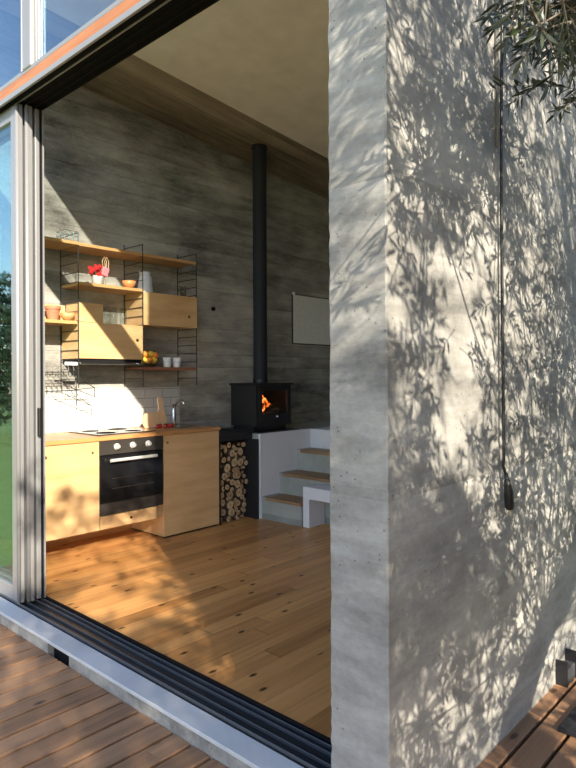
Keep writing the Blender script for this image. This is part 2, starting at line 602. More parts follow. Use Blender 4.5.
# beam and clerestory window over the door
struct(MB().box(1.640, 1.775, RY1 + .002, 5.2, 3.117, 3.178, .003), 'trim_6', M['beam'])
w1 = empty('window_1', (1.67, 3.0, 3.18), kind='structure')
MB().box(1.640, 1.74, RY1 + .002, 5.2, 3.178, 3.205, .003).build('window_frame', M['alu_light'], w1)
MB().box(1.640, 1.74, RY1 + .002, 5.2, 3.965, 4.01, .003).build('top_frame', M['alu_light'], w1)
MB().box(1.632, 1.70, 3.49, 3.615, 3.19, 3.97, .018, seg=4).build('mullion', M['alu_light'], w1, smooth=False)
MB().box(1.640, 1.70, 3.622, 3.640, 3.19, 3.97, .004).build('mullion', M['alu'], w1)
MB().box(1.652, 1.668, 3.462, 3.472, 3.19, 3.97, .002).build('glazing_bead', M['alu_light'], w1)
MB().box(1.652, 1.668, 3.435, 3.445, 3.19, 3.97, .002).build('glazing_bead', M['alu'], w1)
MB().box(1.667, 1.675, RY1 + .01, 3.495, 3.20, 3.97).build('pane', M['glass_up'], w1)
MB().box(1.667, 1.675, 3.60, 5.19, 3.20, 3.97).build('pane', M['glass_up'], w1)

# stepped concrete stair, white flank wall and hearth platform
PX, PY, PZ = 4.25, 4.25, .825
pf = struct(MB().box(PX + .012, 8, PY + .03, WY, 0, PZ), 'hearth_platform', M['riser'])
stairs = empty('staircase', (4.27, 3.95, 0), 'low concrete stair with three wooden treads against a white flank', 'stairs')
ST = [(4.27, .215), (4.515, .42), (4.78, .628)]
for i, (x, z) in enumerate(ST):
    xe = 5.0 if i == 2 else ST[i + 1][0]
    ye = 3.74 if i == 0 else 1.9
    mb = MB().box(x, xe, ye, PY, 0, z - .028)
    mb.box(x, xe - .001, PY - .055, PY, z - .028, z)
    mb.build('riser', M['riser'], stairs)
    MB().box(x - .012, xe - .001, ye, PY - .056, z - .028, z, .003).build('tread', M['tread'], stairs)
MB().box(5.0, 7.99, 1.9, PY, 0, PZ).build('upper_landing', M['white_wall'], stairs)
MB().box(PX, 5.05, PY, PY + .03, 0, PZ).build('flank_wall', M['white_wall'], stairs)

# ------------------------------------------------------------------ KITCHEN
FY = 4.357
def cab(x0, x1, z0, z1, lab, doors):
    e = empty('base_cabinet', ((x0 + x1) / 2, WY - .3, z0), lab, 'kitchen cabinet')
    MB().box(x0 + .002, x1 - .002, FY + .02, WY - .002, z0, z1, .001).build('body', M['ply'], e)
    return e

c1 = cab(1.97, 2.575, .185, .885, 'pale plywood kitchen cabinet left of the oven, hung clear of the floor', 1)
d1 = MB().box(1.973, 2.572, FY, FY + .019, .187, .883, .002).build('door', M['ply'], c1)
MB().lathe([(.011, 0), (.011, .0015), (.007, .002), (.007, 0)], (2.135, FY, .80), 14, axis='Y').build('finger_hole', M['black_rubber'], d1)
MB().lathe([(.009, 0), (.009, .0015), (.005, .002), (.005, 0)], (2.515, FY, .80), 14, axis='Y').build('finger_hole', M['black_rubber'], d1)
c2 = empty('oven_cabinet', (2.877, WY - .3, .185), 'plywood housing under the oven with a shallow drawer', 'kitchen cabinet')
MB().box(2.578, 3.178, FY + .02, WY - .002, .185, .292, .001).build('body', M['ply'], c2)
d2 = MB().box(2.580, 3.120, FY, FY + .019, .187, .288, .002).build('drawer', M['ply'], c2)
MB().lathe([(.011, 0), (.011, .0015), (.007, .002), (.007, 0)], (2.86, FY, .24), 14, axis='Y').build('finger_hole', M['black_rubber'], d2)
c3 = cab(3.185, 3.815, .012, .885, 'tall shaded plywood cabinet reaching the floor at right end of worktop', 1)
d3 = MB().box(3.187, 3.813, FY, FY + .019, .014, .883, .002).build('door', M['ply'], c3)
MB().lathe([(.011, 0), (.011, .0015), (.007, .002), (.007, 0)], (3.225, FY, .82), 14, axis='Y').build('finger_hole', M['black_rubber'], d3)
MB().box(3.20, 3.80, FY + .012, WY - .01, 0, .012).build('plinth', M['black_rubber'], c3)
# dark plinth set back beneath the hanging cabinets
struct(MB().box(1.90, 3.18, WY - .10, WY - .002, 0, .184), 'baseboard_left', M['oak'])

ov = empty('oven', (2.877, WY - .3, .293), 'black built-in oven with three knobs and a steel handle', 'oven')
MB().box(2.580, 3.176, FY + .02, WY - .03, .294, .884).build('housing', M['oven_black'], ov)
cp = MB().box(2.580, 3.176, FY - .004, FY + .019, .772, .884, .002).build('control_panel', M['oven_black'], ov)
for x in (2.727, 2.875, 3.024):
    k = MB().lathe([(.026, 0), (.026, .004), (.021, .006), (.019, .024), (.016, .027)], (x, FY - .004, .831), 20, axis='Y').build('knob', M['satin'], ov, smooth=False)
    MB().box(x - .003, x + .003, FY - .034, FY - .0305, .815, .847).build('pointer', M['steel'], k)
od = MB()
od.box(2.580, 3.176, FY - .006, FY + .019, .392, .766, .003)
od = od.build('door', M['oven_glass'], ov)
MB().box(2.66, 3.10, FY - .0068, FY - .0055, .44, .70).build('window', M['oven_glass'], od)
mb = MB()
for z in (.50, .58):
    mb.tube([(2.68, FY - .0085, z), (3.08, FY - .0085, z)], .0022, 6)
mb.build('rack', M['steel'], od)
mb = MB()
mb.tube([(2.648, FY - .045, .728), (3.085, FY - .045, .728)], .0135, 12)
mb.box(2.668, 2.686, FY - .045, FY - .004, .72, .736)
mb.box(3.046, 3.064, FY - .045, FY - .004, .72, .736)
mb.build('handle', M['satin'], od, smooth=False)
MB().box(2.580, 3.176, FY - .004, FY + .019, .295, .388, .002).build('lower_panel', M['oven_black'], ov)

wt = MB().box(1.93, 3.825, FY - .012, WY - .001, .887, .920, .003).build('worktop', M['oak'])
tag(wt, 'oiled wood kitchen worktop running over the plywood cabinets', 'worktop')
tl = struct(MB().box(1.90, 3.81, WY - .009, WY - .0005, .921, 1.285), 'wall_tiles', M['tiles'])
hb = empty('hob', (2.87, 4.64, .921), 'flat black ceramic hob set in the worktop above oven', 'hob')
MB().box(2.60, 3.15, 4.42, 4.90, .921, .929, .002).build('glass_plate', M['hob'], hb)
for x, y, r in ((2.74, 4.54, .085), (3.0, 4.54, .07), (2.74, 4.78, .07), (3.0, 4.78, .085)):
    MB().lathe([(r, 0), (r, .0004), (r - .0015, .0004), (r - .0015, 0)], (x, y, .929), 28).build('cooking_ring', M['hob'], hb)

# tap
tp = empty('tap', (3.66, 4.84, .92), 'slim steel kitchen tap at the end of the tiled splashback', 'tap')
MB().lathe([(.028, 0), (.028, .01), (.019, .016), (.019, .13), (.017, .14), (.017, .20), (.0, .203)], (3.66, 4.84, .92), 18).build('tap_body', M['chrome'], tp, smooth=True)
MB().tube([(3.66, 4.84, 1.07), (3.655, 4.80, 1.13), (3.65, 4.74, 1.16), (3.645, 4.68, 1.155), (3.643, 4.655, 1.12)], .011, 10).build('spout', M['chrome'], tp, smooth=True)
MB().tube([(3.66, 4.84, 1.11), (3.70, 4.82, 1.17)], .007, 8).build('lever', M['chrome'], tp, smooth=True)
sk = MB()
sk.box(3.45, 3.75, 4.50, 4.80, .9205, .9235, .001)
tag(sk.build('sink', M['steel']), 'steel sink rim set flush at right end of worktop', 'sink')

# chopping board with a handle leaning on the tiles
cb = MB()
pts = []
for k in range(25):
    a = math.radians(-210 + k * 10)
pts = [(-.12, 0), (-.135, .03), (-.125, .12), (-.10, .145), (-.03, .15), (.035, .155), (.05, .19), (.045, .27), (.06, .30), (.09, .30), (.105, .27), (.10, .19), (.105, .14), (.125, .10), (.13, .03), (.115, 0)]
cb.poly([(3.36 + x, 4.70 + z * .16, .922 + z * .92) for x, z in pts], (0, .016, 0))
tag(cb.build('chopping_board', M['board']), 'pale chopping board with upright handle leaning beside the tap', 'chopping board')
rd = random.Random(3)
tomato_pos = [(3.285, 4.585), (3.325, 4.60), (3.37, 4.58), (3.41, 4.605), (3.45, 4.59), (3.345, 4.555), (3.40, 4.562)]
tmr = None
for i, (x, y) in enumerate(tomato_pos):
    if tmr is None:
        tmr = empty('tomato', (x, y, .9235), 'small ripe red tomato in the row before chopping board', 'tomato', 'tomatoes on the worktop')
        MB().ball((x, y, .9435), .021, (1, 1, .92), 2).build('fruit', M['tomato'], tmr, smooth=True)
        MB().lathe([(.008, 0), (.004, .003), (.0015, .008)], (x, y, .962), 6).build('stalk', M['green'], tmr)
    else:
        dup(tmr, (x - tomato_pos[0][0], y - tomato_pos[0][1], 0))
tmr.location = tmr.location

# ------------------------------------------------------------------ WALL SHELVING
LX = [1.95, 2.562, 3.182, 3.790]
LN = ['black wire shelf ladder nearest the glass door', 'black wire shelf ladder left of the sunlit lower cabinet', 'black wire shelf ladder between the two wall cabinets', 'black wire shelf ladder at the right end of the shelves']
YB, YF = WY - .006, 4.65
lad = empty('shelf_ladder', (LX[0], 4.8, 1.30), LN[0], 'shelf bracket', 'wire ladders carrying the kitchen shelves')
MB().tube([(LX[0], YB - .002, 1.30), (LX[0], YB - .002, 2.60)], .0042, 6).build('rear_rod', M['wire'], lad)
MB().tube([(LX[0], YF, 1.30), (LX[0], YF, 2.57)], .0042, 6).build('front_rod', M['wire'], lad)
z = 1.372
while z < 2.60:
    MB().tube([(LX[0], YB, z - .006), (LX[0], YB - .03, z), (LX[0], YF, z)], .0032, 6).build('rung', M['wire'], lad)
    z += .0795
for i in range(1, 4):
    dup(lad, (LX[i] - LX[0], 0, 0), LN[i])

def shelf(x0, x1, z, lab, mat=None, y0=YF, th=.026, grp='shelves on the wire ladders'):
    s_ = MB().box(x0 + .006, x1 - .006, y0 - .006, YB - .008, z - th, z, .002).build('wall_shelf', mat or M['shelf'])
    return tag(s_, lab, 'shelf', grp)
shelf(LX[0], LX[1], 2.487, 'topmost wooden shelf, left length beside the glass door', y0=4.63)
shelf(LX[1], LX[2], 2.487, 'topmost wooden shelf, middle length above the red flowers')
shelf(LX[2], LX[3], 2.487, 'topmost wooden shelf, right length above the closed wall cabinet')
shelf(LX[1], LX[2], 2.168, 'sunlit middle shelf carrying the red flowers')
shelf(LX[0], LX[1], 1.846, 'short wooden shelf carrying a terracotta pot at far left', y0=4.66)
shelf(LX[2], LX[3], 1.474, 'reddish lowest shelf holding a fruit bowl and two white cups', M['redwood'])

def wallcab(x0, x1, z0, z1, lab, hole):
    e = empty('wall_cabinet', ((x0 + x1) / 2, 4.8, z0), lab, 'wall cabinet', 'plywood wall cabinets')
    MB().box(x0 + .006, x1 - .006, YF + .014, YB - .008, z0, z1, .002).build('body', M['ply'], e)
    d = MB().box(x0 + .006, x1 - .006, YF - .006, YF + .012, z0 + .001, z1 - .001, .002).build('door', M['ply'], e)
    MB().lathe([(.013, 0), (.013, .0015), (.009, .002), (.009, 0)], (hole[0], YF - .006, hole[1]), 14, axis='Y').build('finger_hole', M['black_rubber'], d)
    return e
wallcab(LX[2], LX[3] + .01, 1.85, 2.147, 'closed plywood wall cabinet on the right below the enamel jug', (3.695, 1.955))
wallcab(LX[1], LX[2], 1.541, 1.842, 'plywood wall cabinet crossed by diagonal sunlight, above the cooker hood', (3.12, 1.71))
MB_ = MB().box(2.572, 2.786, YF - .003, YF + .22, 1.8435, 2.00, .002)
bx = MB_.build('wooden_box', M['ply'])
tag(bx, 'upright plywood box standing on the left end of the sunlit cabinet', 'box')

# slim pull-out hood
hd = empty('cooker_hood', (2.87, 4.8, 1.50), 'slim black and steel cooker hood under the sunlit cabinet', 'cooker hood')
MB().box(2.575, 3.170, YF + .01, YB - .01, 1.512, 1.5395, .001).build('hood_body', M['black_rubber'], hd)
MB().box(2.572, 3.172, YF - .012, YF + .05, 1.494, 1.511, .002).build('steel_lip', M['steel'], hd)
MB().lathe([(.008, 0), (.008, .012), (.006, .014)], (3.12, YF - .012, 1.503), 12, axis='Y').build('switch', M['chrome'], hd)
MB().box(2.45, 2.556, YF + .005, YF + .02, 1.485, 1.512, .002).build('side_cover', M['white'], hd)

# wire dish rack with hooks hanging at the left
rk = empty('dish_rack', (2.33, 4.80, 1.26), 'wire dish rack with a row of hooks against the sunlit tiles', 'dish rack')
mb = MB()
for yy in (4.66, 4.74, 4.83, 4.92):
    mb.tube([(1.96, yy, 1.43), (2.552, yy, 1.43)], .003, 6)
for xx in [1.97 + i * .0485 for i in range(13)]:
    mb.tube([(xx, 4.66, 1.43), (xx, 4.92, 1.43)], .002, 5)
mb.build('wire_grid', M['wire'], rk)
mb = MB()
for xx in [1.98 + i * .045 for i in range(13)]:
    mb.tube([(xx, 4.655, 1.475), (xx, 4.648, 1.44), (xx, 4.652, 1.405), (xx + .004, 4.64, 1.388), (xx + .006, 4.618, 1.395), (xx + .006, 4.612, 1.41)], .0032, 6)
mb.build('hooks', M['steel'], rk)
mb = MB()
for yy in (4.66,):
    mb.tube([(2.552, yy, 1.43), (2.60, yy, 1.36), (2.70, 4.64, 1.30), (2.70, 4.64, 1.225)], .0035, 6)
    mb.tube([(2.36, 4.66, 1.36), (2.70, 4.64, 1.225)], .003, 6)
    mb.tube([(2.36, 4.66, 1.36), (2.66, 4.65, 1.355)], .003, 6)
mb.tube([(1.96, 4.92, 1.27), (2.552, 4.92, 1.27), (2.552, 4.92, 1.43)], .003, 6)
mb.tube([(2.552, 4.92, 1.27), (2.70, 4.64, 1.30)], .003, 6)
mb.tube([(1.96, 4.92, 1.35), (2.552, 4.92, 1.35)], .0025, 6)
mb.build('folding_bracket', M['wire'], rk)
# wire basket on the top shelf
mb = MB()
for z in (2.49, 2.53, 2.57):
    mb.tube([(2.44, 4.64, z), (2.555, 4.64, z), (2.555, 4.78, z), (2.44, 4.78, z), (2.44, 4.64, z)], .0022, 5)
for xx, yy in ((2.44, 4.64), (2.48, 4.64), (2.52, 4.64), (2.555, 4.64), (2.555, 4.71), (2.555, 4.78), (2.50, 4.78), (2.44, 4.78), (2.44, 4.71)):
    mb.tube([(xx, yy, 2.49), (xx, yy, 2.57)], .002, 5)
tag(mb.build('wire_basket', M['steel']), 'small open wire basket on the top shelf', 'basket')

# things on the shelves
pt = empty('flower_pot', (2.39, 4.74, 1.846), 'terracotta pot with a rounded rim on the far left shelf', 'plant pot')
MB().lathe([(.038, 0), (.040, .004), (.055, .085), (.062, .088), (.062, .112), (.052, .112), (.050, .09)], (2.39, 4.74, 1.846), 24).build('pot', M['terracotta'], pt, smooth=False)
MB().lathe([(.0, .095), (.051, .095)], (2.39, 4.74, 1.846), 20).build('soil', M['soil'], pt)
bw = MB().lathe([(.028, 0), (.052, .03), (.060, .062), (.056, .062), (.045, .03), (.0, .01)], (2.495, 4.70, 1.846), 24).build('wooden_bowl', M['shelf'], smooth=True)
tag(bw, 'small turned wooden bowl beside the terracotta pot', 'bowl')
bk = MB().box(2.30, 2.548, 4.84, 4.86, 1.847, 1.985, .002).build('serving_board', M['ply'])
tag(bk, 'upright plywood board standing behind the terracotta pot', 'board')

fl = empty('flowering_plant', (2.80, 4.76, 2.169), 'red flowers with a looped pink ribbon in a white pot', 'flowers')
MB().lathe([(.040, 0), (.050, .075), (.053, .08), (.047, .08), (.045, .07), (.0, .07)], (2.80, 4.76, 2.169), 22).build('pot', M['white'], fl, smooth=True)
mb = MB()
rd = random.Random(8)
for k in range(26):
    c_ = (2.775 + rd.uniform(-.055, .05), 4.73 + rd.uniform(-.05, .04), 2.295 + rd.uniform(-.045, .04))
    for j in range(5):
        a = j * 1.256 + rd.random()
        mb.ball((c_[0] + .010 * math.cos(a), c_[1], c_[2] + .010 * math.sin(a)), .0085, (1, .5, 1), 1)
mb.build('blossom', M['red'], fl)
mb = MB()
for k in range(14):
    a = rd.uniform(0, 6.28)
    mb.tube([(2.80, 4.76, 2.24), (2.80 + .03 * math.cos(a), 4.76 + .03 * math.sin(a), 2.28), (2.80 + .07 * math.cos(a), 4.76 + .05 * math.sin(a), 2.27 + rd.uniform(-.02, .03))], [.003, .009, .001], 6)
mb.build('foliage', M['green'], fl)
mb = MB()
mb.box(2.815, 2.875, 4.70, 4.74, 2.25, 2.325, .006, rot=Matrix.Rotation(.35, 4, 'Y'))
mb.build('ribbon_bag', M['pink'], fl)
mb = MB()
for dx in (0, .022):
    mb.tube([(2.825 + dx, 4.71, 2.32), (2.818 + dx, 4.71, 2.38), (2.838 + dx, 4.71, 2.415), (2.858 + dx, 4.71, 2.38), (2.852 + dx, 4.71, 2.31)], .0028, 6)
mb.build('loop', M['board'], fl)

oc = MB().lathe([(.025, 0), (.050, .028), (.062, .066), (.058, .066), (.045, .03), (0, .008)], (3.085, 4.72, 2.169), 24).build('serving_bowl', M['orange_cup'], smooth=True)
tag(oc, 'orange glazed bowl at the right end of the middle shelf', 'bowl')

jg = empty('jug', (3.268, 4.74, 2.148), 'pale blue enamel jug on top of closed wall cabinet', 'jug')
MB().lathe([(.072, 0), (.074, .006), (.060, .10), (.046, .17), (.048, .19), (.044, .19), (.042, .17), (.055, .10), (.0, .01)], (3.268, 4.74, 2.148), 26).build('jug_body', M['enamel'], jg, smooth=True)
MB().tube([(3.228, 4.74, 2.315), (3.21, 4.735, 2.335), (3.200, 4.73, 2.338)], [.018, .012, .007], 8).build('spout', M['white'], jg, smooth=True)
MB().tube([(3.295, 4.74, 2.315), (3.335, 4.74, 2.30), (3.338, 4.74, 2.24), (3.315, 4.74, 2.20)], .006, 8).build('handle', M['enamel'], jg, smooth=True)

def glass(x, y, z, h, r, name, lab, grp):
    g_ = MB().lathe([(r * .8, 0), (r, h), (r - .003, h), (r * .8 - .003, .006), (.0, .005)], (x, y, z), 18).build(name, M['drink_glass'], smooth=True)
    return tag(g_, lab, 'glass', grp)
g0 = glass(2.845, 4.70, 1.8435, .15, .036, 'drinking_glass', 'clear tumbler on the sunlit cabinet, nearest the plywood box', 'tumblers on the sunlit cabinet')
dup(g0, (.085, .02, 0), 'clear tumbler on the sunlit cabinet, middle of the three')
dup(g0, (.17, .0, 0), 'clear tumbler on the sunlit cabinet, nearest the black wire ladder')
g0 = glass(3.70, 4.74, 2.148, .11, .033, 'drinking_glass', 'clear tumbler on the right end of closed wall cabinet', 'tumblers by the end ladder')
dup(g0, (.052, .06, 0), 'clear tumbler behind another on closed wall cabinet')

fb = empty('fruit_bowl', (3.31, 4.76, 1.475), 'low clear bowl heaped with lemons and oranges', 'bowl')
MB().lathe([(.05, 0), (.095, .03), (.118, .062), (.114, .062), (.09, .032), (0, .008)], (3.31, 4.76, 1.475), 28).build('bowl', M['drink_glass'], fb, smooth=True)
fr = [('lemon', 3.235, 4.72, 1.525, 'lemon at the left edge of the fruit bowl'), ('orange', 3.285, 4.69, 1.527, 'orange at the front of the fruit bowl'),
      ('lemon', 3.345, 4.70, 1.525, 'lemon at the front right of the fruit bowl'), ('lemon', 3.385, 4.76, 1.527, 'lemon at the right edge of the fruit bowl'),
      ('lemon', 3.31, 4.76, 1.520, 'lemon half buried in the middle of the fruit bowl'), ('orange', 3.255, 4.74, 1.580, 'orange resting on top left of the fruit heap'),
      ('lemon', 3.325, 4.735, 1.585, 'lemon resting on top of the fruit heap'), ('orange', 3.37, 4.71, 1.572, 'orange resting on the right of the fruit heap')]
for i, (nm, x, y, z, lb) in enumerate(fr):
    x, y, z = 3.31 + (x - 3.31) * .84, 4.76 + (y - 4.76) * .84, z + .012
    e = empty(nm, (x, y, z - .03), lb, nm, 'fruit in the bowl')
    if nm == 'lemon':
        MB().lathe([(0, -.042), (.006, -.040), (.012, -.033), (.026, -.016), (.030, 0), (.026, .016), (.012, .031), (.006, .038), (0, .040)], (x, y, z), 16, axis='X').build('fruit', M['lemon'], e, smooth=True)
    else:
        MB().ball((x, y, z), .032, (1, 1, .95), 3).build('fruit', M['orange'], e, smooth=True)
    MB().lathe([(.004, 0), (.003, .002)], (x - (.041 if nm == 'lemon' else 0), y, z + (.031 if nm == 'orange' else 0)), 6).build('stalk', M['green'], e)

def cup(x, lab):
    e = empty('cup', (x, 4.71, 1.475), lab, 'cup', 'white cups on the lowest shelf')
    MB().lathe([(.030, 0), (.033, .003), (.041, .092), (.038, .092), (.030, .006), (0, .005)], (x, 4.71, 1.475), 24).build('cup_body', M['white'], e, smooth=True)
    MB().lathe([(.036, .040), (.0375, .041), (.0385, .058), (.037, .058)], (x, 4.71, 1.4752), 24).build('band', M['enamel'], e)
cup(3.488, 'white cup beside the fruit bowl')
cup(3.598, 'white cup further right from the fruit bowl')

# pale panel on the far wall
pn = empty('roller_blind', (5.95, WY - .02, 1.77), 'pale grey blind panel on concrete wall right of flue', 'blind')
MB().box(5.50, 6.55, WY - .022, WY - .012, 1.78, 2.36, .002).build('blind_fabric', M['panel'], pn)
MB().box(5.485, 6.565, WY - .016, WY - .003, 1.768, 2.372).build('edge_frame', M['wire'], pn)
MB().lathe([(.018, 0), (.018, .02), (.012, .024)], (5.492, WY - .02, 2.372), 14, axis='Y').build('roller_cap', M['white'], pn)

# ------------------------------------------------------------------ STOVE, FLUE AND LOG STORE
ls = empty('log_store', (4.04, 4.66, 0), 'open black steel log store between cabinet and white stair wall', 'log store')
MB().box(3.832, 4.252, 4.362, WY - .004, .775, .829, .001).build('top_plate', M['black_steel'], ls)
MB().box(4.218, 4.238, 4.262, WY - .004, .0, .774, .001).build('side_plate', M['black_steel'], ls)
MB().box(3.828, 3.838, 4.362, WY - .004, .0, .774, .001).build('side_plate', M['black_steel'], ls)
MB().box(3.838, 4.218, WY - .02, WY - .004, .0, .774).build('back_plate', M['black_steel'], ls)
hp = MB().box(4.256, 4.86, 4.285, WY - .01, PZ, PZ + .010, .002).build('hearth_plate', M['black_steel'])
tag(hp, 'black steel plate under the wood stove', 'hearth plate')

SX0, SX1, SY0, SY1, SZ = 4.285, 4.80, 4.345, 4.71, PZ + .010
sv = empty('wood_stove', (4.54, 4.53, SZ), 'black cast iron wood stove with fire behind its glass door', 'stove')
mb = MB()
mb.box(SX0 + .02, SX1 - .02, SY0 + .06, SY1 - .02, SZ, SZ + .05)
mb.build('base', M['stove'], sv)
# body as a shell with a real fire chamber behind the glass
mb = MB()
z0, z1 = SZ + .05, SZ + .46
mb.box(SX0, SX0 + .05, SY0, SY1, z0, z1, .004)
mb.box(SX1 - .05, SX1, SY0, SY1, z0, z1, .004)
mb.box(SX0 + .05, SX1 - .05, SY1 - .05, SY1, z0, z1)
mb.box(SX0 + .05, SX1 - .05, SY0, SY1 - .05, z0, z0 + .13)
mb.box(SX0 + .05, SX1 - .05, SY0, SY1 - .05, z1 - .05, z1)
mb.build('firebox', M['stove'], sv)
MB().box(SX0 - .015, SX1 + .015, SY0 - .02, SY1 + .01, z1, z1 + .022, .006).build('top_plate', M['stove'], sv)
sd = MB()
sd.box(SX0 + .03, SX0 + .075, SY0 - .018, SY0 - .001, z0 + .06, z1 - .03, .003)
sd.box(SX1 - .075, SX1 - .03, SY0 - .018, SY0 - .001, z0 + .06, z1 - .03, .003)
sd.box(SX0 + .075, SX1 - .075, SY0 - .018, SY0 - .001, z0 + .06, z0 + .125, .003)
sd.box(SX0 + .075, SX1 - .075, SY0 - .018, SY0 - .001, z1 - .055, z1 - .03, .003)
sd = sd.build('stove_door', M['stove'], sv)
MB().box(SX0 + .07, SX1 - .07, SY0 - .010, SY0 - .005, z0 + .12, z1 - .05).build('door_glass', M['drink_glass'], sd)
MB().lathe([(.012, 0), (.012, .015), (.008, .02)], (4.56, SY0 - .018, z0 + .093), 14, axis='Y').build('air_knob', M['steel'], sd)
mb = MB()
for (x, y, z, r, h) in ((4.41, 4.45, 1.09, .055, .14), (4.47, 4.48, 1.10, .06, .16), (4.53, 4.46, 1.07, .045, .10), (4.44, 4.42, 1.06, .04, .10), (4.60, 4.46, 1.05, .035, .06)):
    mb.lathe([(r * .5, -.03), (r, 0), (r * .8, h * .4), (r * .3, h * .8), (0, h)], (x, y, z), 10)
mb.build('flame', M['fire'], sv, smooth=True)
mb = MB()
rd = random.Random(2)
for k in range(4):
    y = 4.42 + k * .05
    mb.tube([(4.37, y, 1.035 + .01 * k), (4.70, y + rd.uniform(-.04, .04), 1.035 + rd.uniform(0, .05))], .024, 9)
mb.build('burning_log', M['bark'], sv)

fp = empty('flue_pipe', (4.545, 4.54, z1 + .022), 'tall dark blue-black flue pipe rising from stove to ceiling', 'flue pipe')
zc = CZ(4.545)
MB().tube([(4.545, 4.54, z1 + .022), (4.545, 4.54, zc)], .072, 28, caps=False).build('pipe', M['pipe'], fp, smooth=True)
MB().lathe([(.078, 0), (.078, .04), (.072, .045)], (4.545, 4.54, z1 + .023), 28).build('collar', M['stove'], fp)
MB().lathe([(.073, -.03), (.080, -.03), (.080, .01), (.073, .01)], (4.545, 4.54, zc), 28).build('ceiling_rose', M['pipe'], fp)
MB().lathe([(.0745, 0), (.0745, .02)], (4.545, 4.54, 2.35), 28).build('joint_band', M['pipe'], fp)

# firewood: circle packing in the niche, each log its own thing
rd = random.Random(12)
NX0, NX1, NZ1 = 3.842, 4.214, .765
circ = []
tries = 0
while len(circ) < 95 and tries < 160:
    tries += 1
    r = rd.choice([.018, .022, .026, .03, .034, .038, .044])
    best = None
    cands = []
    for k in range(14):
        cands.append((NX0 + r + (NX1 - NX0 - 2 * r) * rd.random(), r))
    cands += [(NX0 + r, r), (NX1 - r, r)]
    for i in range(len(circ)):
        xi, zi, ri = circ[i]
        for wx in (NX0 + r, NX1 - r):
            d = ri + r + .001
            dx = wx - xi
            if abs(dx) < d: cands.append((wx, zi + math.sqrt(d * d - dx * dx)))
        for j in range(i + 1, len(circ)):
            xj, zj, rj = circ[j]
            D = math.hypot(xj - xi, zj - zi)
            a_, b_ = ri + r + .001, rj + r + .001
            if D > a_ + b_ or D < 1e-4: continue
            t_ = (a_ * a_ - b_ * b_ + D * D) / (2 * D)
            hh = a_ * a_ - t_ * t_
            if hh < 0: continue
            hh = math.sqrt(hh)
            ux, uz = (xj - xi) / D, (zj - zi) / D
            for sg in (1, -1):
                cands.append((xi + ux * t_ - uz * hh * sg, zi + uz * t_ + ux * hh * sg))
    for x, z in cands:
        if x < NX0 + r - 1e-6 or x > NX1 - r + 1e-6 or z < r - 1e-6 or z + r > NZ1: continue
        if any(math.hypot(x - a, z - b_) < r + c_ for a, b_, c_ in circ): continue
        if best is None or z < best[1]: best = (x, z)
    if best: circ.append((best[0], best[1], r))
for i, (x, z, r) in enumerate(circ):
    yf = 4.375 + rd.uniform(0, .06)
    row = 'bottom' if z < .12 else 'lower half' if z < .38 else 'upper half' if z < .66 else 'top'
    size = 'thick' if r > .036 else 'medium' if r > .024 else 'thin'
    e = empty('firewood_log', (x, yf, z - r), '%s round firewood log in the %s of the black log store' % (size, row), 'firewood log', '%s logs in the %s of the stack' % (size, row))
    sq = rd.uniform(.82, 1.0)
    split = rd.random() < .22
    n = 16
    ring = []
    for k in range(n):
        a = k * 2 * math.pi / n
        rr = r * (1 + rd.uniform(-.07, .0))
        px, pz = rr * math.cos(a), rr * math.sin(a)
        if split and pz > r * .25: pz = r * .25
        ring.append((px, pz * sq))
    ph = rd.uniform(0, 6.28)
    ring = [(p_ * math.cos(ph) - q_ * math.sin(ph), p_ * math.sin(ph) + q_ * math.cos(ph)) for p_, q_ in ring]
    m_ = MB()
    m_.poly([(x + p_, yf + .004, z + q_) for p_, q_ in ring], (0, .38, 0))
    m_.build('bark', M['bark'], e)
    m_ = MB()
    fa = [m_.bm.verts.new((x + p_ * .9, yf, z + q_ * .9)) for p_, q_ in ring]
    fb_ = [m_.bm.verts.new((x + p_ * .97, yf + .004, z + q_ * .97)) for p_, q_ in ring]
    m_.bm.faces.new(fa)
    for k in range(n):
        m_.bm.faces.new((fa[k], fa[(k + 1) % n], fb_[(k + 1) % n], fb_[k]))
    cf = m_.build('cut_face', M['cut'], e)
    cf.data.transform(Matrix.Translation((0, 0, -r)))
    cf.location = (0, 0, r)

# white bench against the stair
be = empty('bench', (4.45, 3.2, 0), 'low white bench with an open front beside the steps', 'bench')
MB().box(4.28, 4.505, 2.2, 3.73, .262, .372, .003).build('seat', M['white_wall'], be)
MB().box(4.28, 4.505, 3.655, 3.73, 0, .262, .003).build('leg', M['white_wall'], be)
MB().box(4.28, 4.505, 2.2, 2.27, 0, .262, .003).build('leg', M['white_wall'], be)

# ------------------------------------------------------------------ OUTSIDE THINGS
cd = empty('hanging_cable', (2.45, 1.03, .82), 'black cable hanging down the concrete wall with a plug', 'cable')
pts = []
for i in range(24):
    z = 1.06 + i * .13
    pts.append((2.418 + .012 * (z - 1) + .006 * math.sin(z * 1.7), RY0 - .022 - .004 * math.sin(z * 2.2), z))
pts = [(2.436, RY0 - .030, .985), (2.420, RY0 - .024, 1.03)] + pts
MB().tube(pts, .0062, 8).build('cord', M['black_plastic'], cd, smooth=True)
MB().tube([(2.432, RY0 - .030, 1.0), (2.438, RY0 - .031, .975), (2.440, RY0 - .032, .965), (2.447, RY0 - .035, .92), (2.452, RY0 - .036, .86), (2.453, RY0 - .036, .85)],
          [.007, .009, .013, .019, .0185, .014], 14).build('plug', M['black_plastic'], cd, smooth=True)
mb = MB()
mb.tube([(2.445, RY0 - .042, .852), (2.445, RY0 - .042, .826)], .0025, 6)
mb.tube([(2.462, RY0 - .030, .852), (2.464, RY0 - .030, .826)], .0025, 6)
mb.build('prong', M['steel'], cd)
mb = MB()
for i in range(12):
    pass
